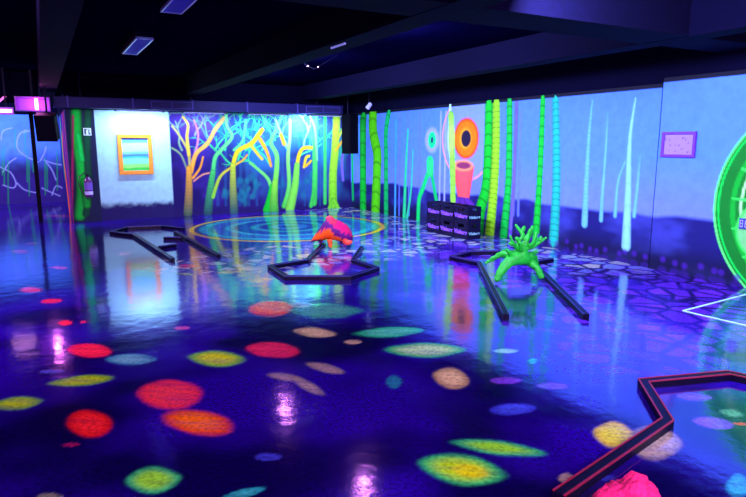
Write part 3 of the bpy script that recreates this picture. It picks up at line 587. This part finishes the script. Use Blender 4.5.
for q in (pts[0], pts[2], pts[4]): 
    bm = bmesh.new(); bmesh.ops.create_uvsphere(bm, u_segments=8, v_segments=6, radius=.011, matrix=Matrix.Translation(q)); part('bead', bm, mat('bead', (1, .5, .8), .4, emit=(1, .4, .8), estr=1.2), t)
# small white spotlight above the green trunks
q = on_plane(369, 106, 1, 12.3); t = thing('spotlight', 'small white spotlight on the ceiling above the bright green painted trunks', 'spotlight', tuple(q))
bm = bmesh.new(); M = Matrix.Translation(q) @ Matrix.Rotation(.7, 4, 'Y'); lathe(bm, [(.03, .08), (.045, .06), (.05, -.06), (.04, -.07)], 14, M); part('lamp_head', bm, mat('white_plastic', (.6, .6, .9), .5), t)
bm = bmesh.new(); tube(bm, [(q[0], q[1], q[2]+.07), (q[0], q[1], ZC)], .012, 8); part('stem', bm, dk, t)

# ------------------------------------------------------------------ loudspeakers
blk = mat('speaker_case', (.001, .001, .004), .7, spec=.08, bump=.2, bscale=60); mesh_g = mat('speaker_grille', (.002, .0015, .007), .8, spec=.05, bump=.6, bscale=200)
def speaker(c, w_, d_, h_, rz, tilt, label):
    t = thing('loudspeaker', label, 'loudspeaker', c, rz)
    o = obj('case', bxm(-w_/2, w_/2, -d_/2, d_/2, -h_/2, h_/2, .015), blk, t); o.rotation_euler = (tilt, 0, 0)
    g = obj('grille', bxm(-w_/2+.02, w_/2-.02, -d_/2-.012, -d_/2, -h_/2+.02, h_/2-.02, .004), mesh_g, t); g.rotation_euler = (tilt, 0, 0)
    bm = bmesh.new(); tube(bm, [(0, d_*.25, 0), (0, d_*.25, ZC-c[2])], .018, 8); obj('bracket', bm, dk, t)
q = on_plane(350, 134, 1, 13.35); speaker(tuple(q), .30, .28, .95, .35, 0, 'tall black loudspeaker hanging in the corner between tree mural and green trunks')
q = on_plane(47, 127, 1, 12.9); speaker(tuple(q), .34, .3, .48, -.2, .25, 'black loudspeaker tilted downward near the slim post on the left')

# ------------------------------------------------------------------ framed picture
A = on_plane(116.5, 134, 1, YW); B = on_plane(153.5, 174, 1, YW); x0, x1, z1, z0 = A[0], B[0], A[2], B[2]
t = thing('framed_picture', 'landscape painting in a bright orange frame on the white wall section', 'picture', ((x0+x1)/2, YW, z0))
fo = mat('orange_frame', (1, .30, .01), .45, noise=.25, bscale=14, bump=.3); fw_ = .085
def fr(bmx0, bmx1, bz0, bz1):
    return bxm(bmx0, bmx1, YW-.06, YW-.004, bz0, bz1, .012)
for (a, b, c, d) in ((x0, x1, z1-fw_, z1), (x0, x1, z0, z0+fw_), (x0, x0+fw_, z0+fw_, z1-fw_), (x1-fw_, x1, z0+fw_, z1-fw_)): part('frame_rail', fr(a, b, c, d), fo, t)
U, V, nu, nv = wall_grid(x0+fw_, x1-fw_, z0+fw_, z1-fw_, .012); p = Paint(U, V, (.2, .6, .8)); v = (V-V.min())/(V.max()-V.min())+.03*(vnoise(U, V, 6, 2)-.5)
for lo, hi, c in ((0, .08, (.03, .6, .05)), (.08, .2, (.25, .85, .15)), (.2, .38, (.2, .85, .4)), (.38, .44, (.05, .5, .6)), (.44, .50, (.06, .2, .6)), (.5, .58, (.15, .5, .75)), (.58, .85, (.35, .8, .8)), (.85, .95, (.1, .4, .8)), (.95, 1.1, (.05, .1, .5))):
    p.mixin(slice(None), ss(lo-.02, lo+.02, v), c)
o = obj('canvas', grid_mesh('canvas', np.stack([U, np.full_like(U, YW-.02), V], 1), nu, nv, p.c), paint_mat('mural_paint'), t); o.data.transform(Matrix.Translation(-Vector(t.location)))

# ------------------------------------------------------------------ extinguisher and its sign
q = on_plane(87.5, 178, 1, YW); zb = on_plane(87.5, 197, 1, YW)[2]; xe = q[0]
t = thing('fire_extinguisher', 'fire extinguisher with a pale label and black hose on the dark green section', 'fire extinguisher', (xe, YW-.10, zb))
bm = bmesh.new(); lathe(bm, [(.055, 0), (.075, .015), (.078, .05), (.078, .34), (.06, .39), (.03, .42), (.025, .44)], 22); smooth(obj('cylinder', bm, mat('extinguisher_red', (.10, .01, .16), .3), t))
bm = bmesh.new(); lathe(bm, [(.0795, .06), (.0797, .13)], 22); obj('label_band', bm, mat('pale_label', (.55, .6, .95), .5), t)
bm = bmesh.new(); lathe(bm, [(.0795, .16), (.0797, .31)], 22); obj('instruction_label', bm, mat('violet_label', (.16, .08, .5), .5), t)
bm = bmesh.new(); box(bm, -.02, .02, -.03, .03, .44, .47); box(bm, -.012, .012, -.12, .03, .475, .49); obj('valve', bm, dk, t)
bm = bmesh.new(); tube(bm, [(-.01, -.02, .45), (-.07, -.03, .52), (-.16, -.03, .44), (-.19, -.03, .28), (-.13, -.05, .12), (-.06, -.085, .0), (-.02, -.09, -.05)], .012, 8); smooth(obj('hose', bm, mat('hose_rubber', (.006, .004, .02), .6), t))
obj('wall_bracket', bxm(-.03, .03, .075, .1, .1, .4), dk, t)
A = on_plane(83, 128, 1, YW); B = on_plane(91.5, 135.5, 1, YW); x0, x1, z1, z0 = A[0], B[0], A[2], B[2]; xc, zc = (x0+x1)/2, (z0+z1)/2
t = thing('extinguisher_sign', 'small square sign with white border and extinguisher symbol above the fire extinguisher', 'sign', (xc, YW-.003, zc))
obj('plate', bxm(x0-xc, x1-xc, -.006, 0, z0-zc, z1-zc), mat('sign_dark', (.03, .10, .12), .5), t)
bm = bmesh.new(); h = (x1-x0)/2; v = (z1-z0)/2; e = .018
box(bm, -h, h, -.009, -.006, v-e, v); box(bm, -h, h, -.009, -.006, -v, -v+e); box(bm, -h, -h+e, -.009, -.006, -v+e, v-e); box(bm, h-e, h, -.009, -.006, -v+e, v-e); obj('border', bm, mat('sign_white', (.6, .9, .8), .5), t)
bm = bmesh.new(); box(bm, -.025, .02, -.009, -.006, -.06, .03); box(bm, -.01, .008, -.009, -.006, .03, .05); box(bm, .008, .05, -.009, -.006, .04, .052); box(bm, .04, .052, -.009, -.006, -.02, .04); obj('symbol', bm, MATS['sign_white'], t)

# ------------------------------------------------------------------ poster on the right wall
xp = XW-.05; A = on_plane(663, 132, 0, xp); B = on_plane(697, 132, 0, xp); D = on_plane(663.5, 157, 0, xp); y0, y1, z0, z1 = B[1], A[1], D[2], A[2]
t = thing('framed_notice', 'pale notice with small sketches in a purple frame on the blue right wall', 'notice', (xp+.01, (y0+y1)/2, z0))
pf = mat('purple_frame', (.12, .002, .38), .5); e = .035
for a, b, c, d in ((y0, y1, z1-e, z1), (y0, y1, z0, z0+e), (y0, y0+e, z0+e, z1-e), (y1-e, y1, z0+e, z1-e)): part('frame_rail', bxm(xp-.02, xp+.008, a, b, c, d, .004), pf, t)
part('sheet', bxm(xp-.004, xp+.006, y0+e, y1-e, z0+e, z1-e), mat('lavender_paper', (.30, .18, .75), .6, noise=.06, bscale=20), t)
bm = bmesh.new(); rr = random.Random(9)
for yy, zz, s in ((.42, .23, .03), (.36, .22, .02), (.17, .235, .035), (.14, .22, .02), (.35, .15, .02), (.28, .16, .015), (.22, .15, .02), (.36, .09, .012), (.27, .08, .015), (.1, .18, .015), (.1, .07, .03), (.18, .1, .02)):
    for j in range(3):
        bm = bmesh.new(); a = rr.uniform(0, 3.1); cy_ = y0+yy+rr.uniform(-.01, .01); cz_ = z0+zz+rr.uniform(-.01, .01); M = Matrix.Translation((xp-.006, cy_, cz_)) @ Matrix.Rotation(a, 4, 'X'); box(bm, 0, .002, -s/2, s/2, -.002, .002, M); part('sketch', bm, mat('ink', (.10, .02, .35), .6), t)
# number plate in the middle of the green wheel
xp = XW-.045; A = on_plane(740, 218, 0, xp); B = on_plane(749, 229.5, 0, xp); t = thing('number_plate', 'small dark blue plate on the pale hub of the green wheel', 'plate', (xp, (A[1]+B[1])/2, (A[2]+B[2])/2))
h, v = abs(A[1]-B[1])/2, abs(A[2]-B[2])/2; obj('plate', bxm(-.012, .003, -h, h, -v, v, .002), mat('navy_plate', (.02, .02, .25), .5), t)
for s in (-1, 1):
    bm = bmesh.new(); c = s*h*.5; a_ = h*.32; b_ = v*.7
    for (ya, yb, za, zb_) in ((c-a_, c+a_, b_-.01, b_), (c-a_, c+a_, -b_, -b_+.01), (c-a_, c-a_+.008, -b_+.01, b_-.01), (c+a_-.008, c+a_, -b_+.01, b_-.01), (c-a_+.008, c+a_-.008, -.005, .005)): box(bm, -.014, -.012, ya, yb, za, zb_)
    obj('digit', bm, mat('digit_paint', (.3, .35, .9), .5), t)

# ------------------------------------------------------------------ drink crates (3 x 2)
XC = 6.40; P0 = Vector(on_plane(427, 231, 0, XC)); P1 = Vector(on_plane(467.5, 238, 0, XC)); P0.z = P1.z = 0; L = (P0-P1).length
cw = L/3-.006; ch = .285; cd = .28
P1.z = 0
crate_m = mat('crate_plastic', (.003, .001, .022), .5, spec=.2, noise=.2); let = mat('violet_print', (.30, .10, .95), .5); crate_in = mat('crate_inner', (.003, .001, .015), .6); gcr = mat('green_lit_print', (.25, .6, .6), .5)
def crate_proto():
    t = thing('drinks_crate', 'x', 'crate', (0, 0, 0))
    w2 = cw/2
    # origin bottom centre; front is -X, width along Y
    bm = bmesh.new(); th = .012
    box(bm, 0, cd, -w2, w2, 0, .012)                                    # bottom
    def side(x0, x1, y0, y1, hole=None):
        box(bm, x0, x1, y0, y1, .012, ch-.085); box(bm, x0, x1, y0, y1, ch-.03, ch)
        if x1-x0 < y1-y0: box(bm, x0, x1, y0, y0+(y1-y0)*.3, ch-.085, ch-.03); box(bm, x0, x1, y1-(y1-y0)*.3, y1, ch-.085, ch-.03)
        else: box(bm, x0, x0+(x1-x0)*.3, y0, y1, ch-.085, ch-.03); box(bm, x1-(x1-x0)*.3, x1, y0, y1, ch-.085, ch-.03)
    side(0, th, -w2, w2); side(cd-th, cd, -w2, w2); side(th, cd-th, -w2, -w2+th); side(th, cd-th, w2-th, w2)
    bm2 = bm; obj('body', bm2, crate_m, t)
    bm = bmesh.new()
    for z in (.004, ch-.016): box(bm, -.008, 0, -w2, w2, z, z+.012)
    box(bm, -.008, 0, -w2, -w2+.012, .016, ch-.016); box(bm, -.008, 0, w2-.012, w2, .016, ch-.016); obj('rib', bm, crate_m, t)
    bm = bmesh.new()
    for k in range(1, 4): box(bm, th, cd-th, -w2+th+(cw-2*th)*k/4-.003, -w2+th+(cw-2*th)*k/4+.003, .012, ch-.09)
    obj('bottle_dividers', bm, crate_in, t)
    me = text_mesh('Vöslauer', .105, .003); me.transform(Matrix.Translation((-.003, 0, .115)) @ Matrix.Rotation(-math.pi/2, 4, 'Z') @ Matrix.Rotation(math.pi/2, 4, 'X'))
    obj('lettering', me, let, t)
    me = text_mesh('Vöslauer', .07, .002); me.transform(Matrix.Translation((cd/2, -w2-.003, .10)) @ Matrix.Rotation(math.pi/2, 4, 'X')); obj('lettering', me, gcr, t)  # end-face print tinted green for light thrown back by the mural
    return t
proto = crate_proto(); parts = [o for o in proto.children]
COLN = ['left column, nearest the corner', 'middle column', 'right column with its end face showing']
first = True
for c in range(3):
    for r in range(2):
        if first: o = proto; first = False
        else:
            o = proto.copy(); C.objects.link(o)
            for ch_ in parts: d = ch_.copy(); C.objects.link(d); d.parent = o
        o.location = (XC+.004*((c*7+r*3) % 3), P0.y-(c+.5)*(cw+.006), .002+r*(ch+.001))
        o['label'] = '%s dark drinks crate in the %s' % (['bottom', 'top'][r], COLN[c]); o['group'] = 'stacked drinks crates by the right wall'; o['category'] = 'crate'

# ------------------------------------------------------------------ minigolf lane borders
rail_top = mat('rail_dark', (.002, .0008, .012), .4, spec=.12, noise=.3, bscale=10); rail_red = mat('rail_edge_red', (.22, .006, .03), .45); rail_blue = mat('rail_edge_violet', (.03, .02, .22), .4)
def rail_mesh(pts, wd, h, z0=0.001):
    """mitred rectangular rail along floor points"""
    P = [Vector((p[0], p[1], 0)) for p in pts]; n = len(P); bm = bmesh.new(); rings = []
    for i, p in enumerate(P):
        d1 = (P[i]-P[i-1]).normalized() if i else (P[1]-P[0]).normalized(); d2 = (P[i+1]-P[i]).normalized() if i < n-1 else d1
        t_ = (d1+d2).normalized(); nrm = Vector((-t_.y, t_.x, 0)); k = wd/2/max(.45, nrm.dot(Vector((-d1.y, d1.x, 0))))
        rings.append([bm.verts.new(p+nrm*s*k+Vector((0, 0, z))) for s, z in ((1, z0), (1, h), (-1, h), (-1, z0))])
    for a, b in zip(rings, rings[1:]):
        for k in range(4): bm.faces.new((a[k], a[(k+1) % 4], b[(k+1) % 4], b[k]))
    bm.faces.new(rings[0][::-1]); bm.faces.new(rings[-1]); bmesh.ops.recalc_face_normals(bm, faces=bm.faces[:]); return bm
def offset(pts, d):
    P = [Vector((p[0], p[1], 0)) for p in pts]; out = []
    for i in range(len(P)):
        d1 = (P[i]-P[i-1]).normalized() if i else (P[1]-P[0]).normalized(); d2 = (P[i+1]-P[i]).normalized() if i < len(P)-1 else d1
        t_ = (d1+d2).normalized(); nrm = Vector((-t_.y, t_.x, 0)); k = d/max(.45, nrm.dot(Vector((-d1.y, d1.x, 0)))); out.append(P[i]+nrm*k)
    return out
def lane(label, runs, wd=.058, h=.052, edge=rail_blue, ew=.006, both=True):
    c = fl(*runs[0][0]); t = thing('lane_border', label, 'lane border', (c[0], c[1], 0), 0)
    for px in runs:
        pts = [fl(*q) for q in px]
        o = part('rail', rail_mesh(pts, wd, h), rail_top, t)
        for s in ((1, -1) if both else (1,)):
            bm = rail_mesh(offset(pts, s*(wd/2+.001-ew/2)), ew, h+.004, h-.004); e = obj('edge_strip', bm, edge, o); e.data.transform(Matrix.Translation(-Vector(t.location)))
lane('low dark lane border left, below the framed picture, pointed at its left end', [[(111, 234), (127, 229.5), (162, 228), (184, 230.5)], [(111, 234), (134.5, 237), (173, 262)], [(175, 233.5), (219, 258)], [(164, 240), (182, 240)], [(159, 249.5), (176, 247)]])
lane('dark funnel-shaped lane border in front of the hump-backed creature', [[(324, 246), (307, 263), (270, 269), (287, 280), (350, 280), (377, 271), (353, 263), (362, 249)]])
lane('dark arrow-shaped lane border around the green branching stump', [[(451, 260), (479, 266), (506, 320)], [(451, 260), (470, 255), (514, 254)], [(536, 269), (586, 320)], [(530, 266), (552, 262)]], h=.058)
lane('dark lane border with red edges crossing the lower right corner', [[(558, 503), (667, 427), (643, 387), (728, 379), (775, 389)]], wd=.066, h=.05, edge=rail_red, ew=.010)

# ------------------------------------------------------------------ skin helper
def skin(name, chains, m, parent, sub=2):
    verts = []; rad = []; edges = []; key = {}
    for ch_ in chains:
        prev = None
        for (co, r) in ch_:
            kk = tuple(round(c, 4) for c in co)
            if kk not in key: key[kk] = len(verts); verts.append(co); rad.append(r)
            i = key[kk]
            if prev is not None and prev != i: edges.append((prev, i))
            prev = i
    me = bpy.data.meshes.new(name); me.from_pydata(verts, edges, []); o = obj(name, me, m, parent)
    md = o.modifiers.new('skin', 'SKIN'); md.use_smooth_shade = True
    for i, sv in enumerate(me.skin_vertices[0].data): sv.radius = (rad[i], rad[i]); sv.use_root = (i == 0)
    s = o.modifiers.new('sub', 'SUBSURF'); s.levels = sub; s.render_levels = sub
    if name in ('trunk', 'branch'):
        tx = bpy.data.textures.get('bark') or bpy.data.textures.new('bark', 'CLOUDS'); tx.noise_scale = .045
        dm = o.modifiers.new('knots', 'DISPLACE'); dm.texture = tx; dm.strength = .035 if name == 'trunk' else .012; dm.mid_level = .5
    return o
# green branching stump
base = Vector(fl(518, 281)); base.z = 0; dist = (base-Vector((0, 0, EYE))).length; pm = dist/F_PX*1.0
Rv = Vector((rt[0], rt[1], 0))
def sp_(x, y, dp=0.): return tuple(Rv*((x-518)*pm)+Vector((0, 0, max(0.02, (281-y)*pm*1.03)))+Vector((-Rv.y, Rv.x, 0))*dp)
t = thing('branching_stump', 'bright green antler-like tree stump standing astride the arrow-shaped lane border', 'tree stump', tuple(base))
stump_m = mat('stump_green', (.0, .42, .012), .55, bump=1., bscale=22, noise=.55)
hub = (sp_(519, 260), .085)
skin('trunk', [[hub, (sp_(510, 260, -.04), .078), (sp_(502, 266, -.1), .065), (sp_(497, 273, -.13), .05), (sp_(494.5, 280, -.15), .032)],
  [hub, (sp_(528, 262, .02), .065), (sp_(535, 268, -.03), .05), (sp_(540, 278, -.08), .034)],
  [hub, (sp_(505, 256, .12), .055), (sp_(497, 261, .16), .03), (sp_(488, 267, .18), .012)],
  [hub, (sp_(533, 258, .12), .06), (sp_(537, 263, .16), .045), (sp_(539, 272, .2), .03)],
  [hub, (sp_(521, 252, .02), .065), (sp_(524, 244, .0), .045), (sp_(526, 238, .02), .03), (sp_(529, 231, .03), .014)]], stump_m, t)
br = [[(521, 252, .02), (515, 250, -.06), (511, 245, -.1), (508, 241, -.12), (506.5, 236, -.12)], [(511, 245, -.1), (505, 243, -.14)], [(515, 250, -.06), (516, 243, -.04), (520, 238, -.03), (522, 237, -.02)], [(516, 243, -.04), (513, 238, -.06)],
      [(524, 244, 0), (521, 236, .06), (517, 231, .08), (515, 228, .1)], [(521, 236, .06), (524, 229, .08)], [(521, 252, .02), (530, 247, -.05), (536, 243, -.08), (541.5, 238, -.1)], [(530, 247, -.05), (532, 240, -.02), (534, 234, 0)], [(536, 243, -.08), (537, 237, -.06)],
      [(524, 244, 0), (529, 238, .07), (532, 229, .1)], [(521, 252, .02), (527, 252, .1), (536, 250, .16), (542, 246, .2)],
      [(510, 260, -.04), (507, 252, -.08), (503, 249, -.1)], [(533, 258, .12), (536, 254, .1), (539, 255, .1)], [(519, 252, -.06), (518, 246, -.1), (515, 242, -.12)], [(526, 248, -.03), (530, 244, -.08), (531, 237, -.1)]]
for b_ in br:
    n_ = len(b_); skin('branch', [[(sp_(*q), .026*(1-k/(n_))+.007) for k, q in enumerate(b_)]], stump_m, t, 1)

# hump-backed creature
base = Vector(fl(331, 247)); base.z = 0; dist = (base-Vector((0, 0, EYE))).length; pm2 = dist/F_PX
t = thing('creature_obstacle', 'orange and purple hump-backed creature figure at the narrow end of the funnel-shaped lane', 'obstacle', tuple(base))
bm = bmesh.new(); nS, nA = 26, 24; rings = []
top = [(311.5, 240), (317, 232), (323, 223.5), (328, 217.5), (331, 217), (337, 220), (343, 222.5), (348, 226), (351, 231), (353, 237), (352.5, 240)]
bot = [(311.5, 241.5), (317, 241), (323, 240.5), (328, 239), (331, 239), (337, 240.5), (343, 242), (347, 243), (350, 243), (352.5, 241.5), (352.5, 241)]
for k in range(nS):
    f = k/(nS-1); i = f*(len(top)-1); j = min(int(i), len(top)-2); g = i-j
    tx, ty = [top[j][q]*(1-g)+top[j+1][q]*g for q in (0, 1)]; bx_, by_ = [bot[j][q]*(1-g)+bot[j+1][q]*g for q in (0, 1)]
    wdt = .27*math.sin(math.pi*min(1, .12+f*.85))**.6
    ring = []
    for a in range(nA):
        th = 2*math.pi*a/nA; s_ = .5+.5*math.cos(th); xx = bx_*(1-s_)+tx*s_; yy = by_*(1-s_)+ty*s_
        ring.append(bm.verts.new(Rv*((xx-331)*pm2)+Vector((0, 0, (247-yy)*pm2))+Vector((-Rv.y, Rv.x, 0))*(wdt*math.sin(th)+.02)))
    rings.append(ring)
for a, b in zip(rings, rings[1:]):
    for k_ in range(nA): bm.faces.new((a[k_], a[(k_+1) % nA], b[(k_+1) % nA], b[k_]))
bm.faces.new(rings[0][::-1]); bm.faces.new(rings[-1]); bmesh.ops.recalc_face_normals(bm, faces=bm.faces[:])
o = smooth(obj('body', bm, paint_mat('creature_paint', .6, .6), t))
me = o.data; ca = me.color_attributes.new('paint', 'FLOAT_COLOR', 'POINT')
for v, d in zip(me.vertices, ca.data):
    u = v.co.dot(Rv)/pm2+331; y = 247-v.co.z/pm2; lv = y-(217+.50*max(0, u-328)+.9*max(0, 328-u)*.6)
    n_ = math.sin(u*1.3)*1.2
    if u < 328 and lv+n_ < 1.2: c = (.10, .02, .30)
    elif lv+n_*.4 < 2: c = (.85, .03, .07) if u < 336 else (.65, .004, .12)
    elif lv+n_ < 5.5 and u > 334 and lv > 1: c = (.75, .004, .12)
    elif lv+n_ < (9.5 if u < 334 else 13): c = (.10, .002, .14)
    elif y > 239.5-(u < 322)*1: c = (.12, .002, .10)
    else: c = (1, .11, .004)
    d.color = (*c, 1)
orm = mat('creature_orange', (1, .10, .006), .6, bump=.6, bscale=25, noise=.4)
Y_ = Vector((-Rv.y, Rv.x, 0))
def cp(x, y, d_=0): return tuple(Rv*((x-331)*pm2)+Vector((0, 0, (247-y)*pm2))+Y_*d_)
for x, d_ in ((331, -.16), (345, -.1), (320, .14), (341, .16)):
    skin('leg', [[(cp(x-.6, 237, d_), .07), (cp(x-.2, 240, d_), .04), (cp(x+.1, 243.5, d_), .03), (cp(x+.3, 246.3, d_-.02), .036)]], orm if d_ == -.16 else mat('creature_purple', (.16, .01, .25), .6, bump=.4), t, 1)
skin('snout', [[(cp(344, 238, -.16), .06), (cp(347.5, 240.5, -.22), .055), (cp(350.5, 240, -.25), .045), (cp(353, 238.5, -.26), .02)]], mat('snout_red', (.75, .06, .03), .6, bump=.6, noise=.4), t, 1)
skin('back_ridge', [[(cp(326, 220, 0), .02), (cp(328.5, 218, 0), .05), (cp(331, 218, 0), .055), (cp(335, 221, 0), .03)]], mat('ridge_pink', (.85, .04, .08), .6, bump=.6, noise=.3), t, 1)

# pink rock in the foreground
c = fl(630, 526)
t = thing('painted_rock', 'rough hot pink painted rock at the bottom edge of the photo', 'rock', (c[0], c[1], 0))
bm = bmesh.new(); bmesh.ops.create_icosphere(bm, subdivisions=6, radius=1)
from mathutils import noise as mn
for v in bm.verts:
    d = v.co.normalized(); n_ = mn.noise(d*1.6)*.22+mn.noise(d*4)*.09+mn.noise(d*11)*.03+mn.noise(d*28)*.018
    r_ = 1+n_; v.co = Vector((d.x*.165*r_, d.y*.15*r_, .03+max(-.028, d.z*.19*r_)))
o = smooth(obj('boulder', bm, mat('rock_pink', (1, .02, .17), .8, spec=.2, bump=1., bscale=60, noise=.35), t)); o.rotation_euler = (0, 0, .5)
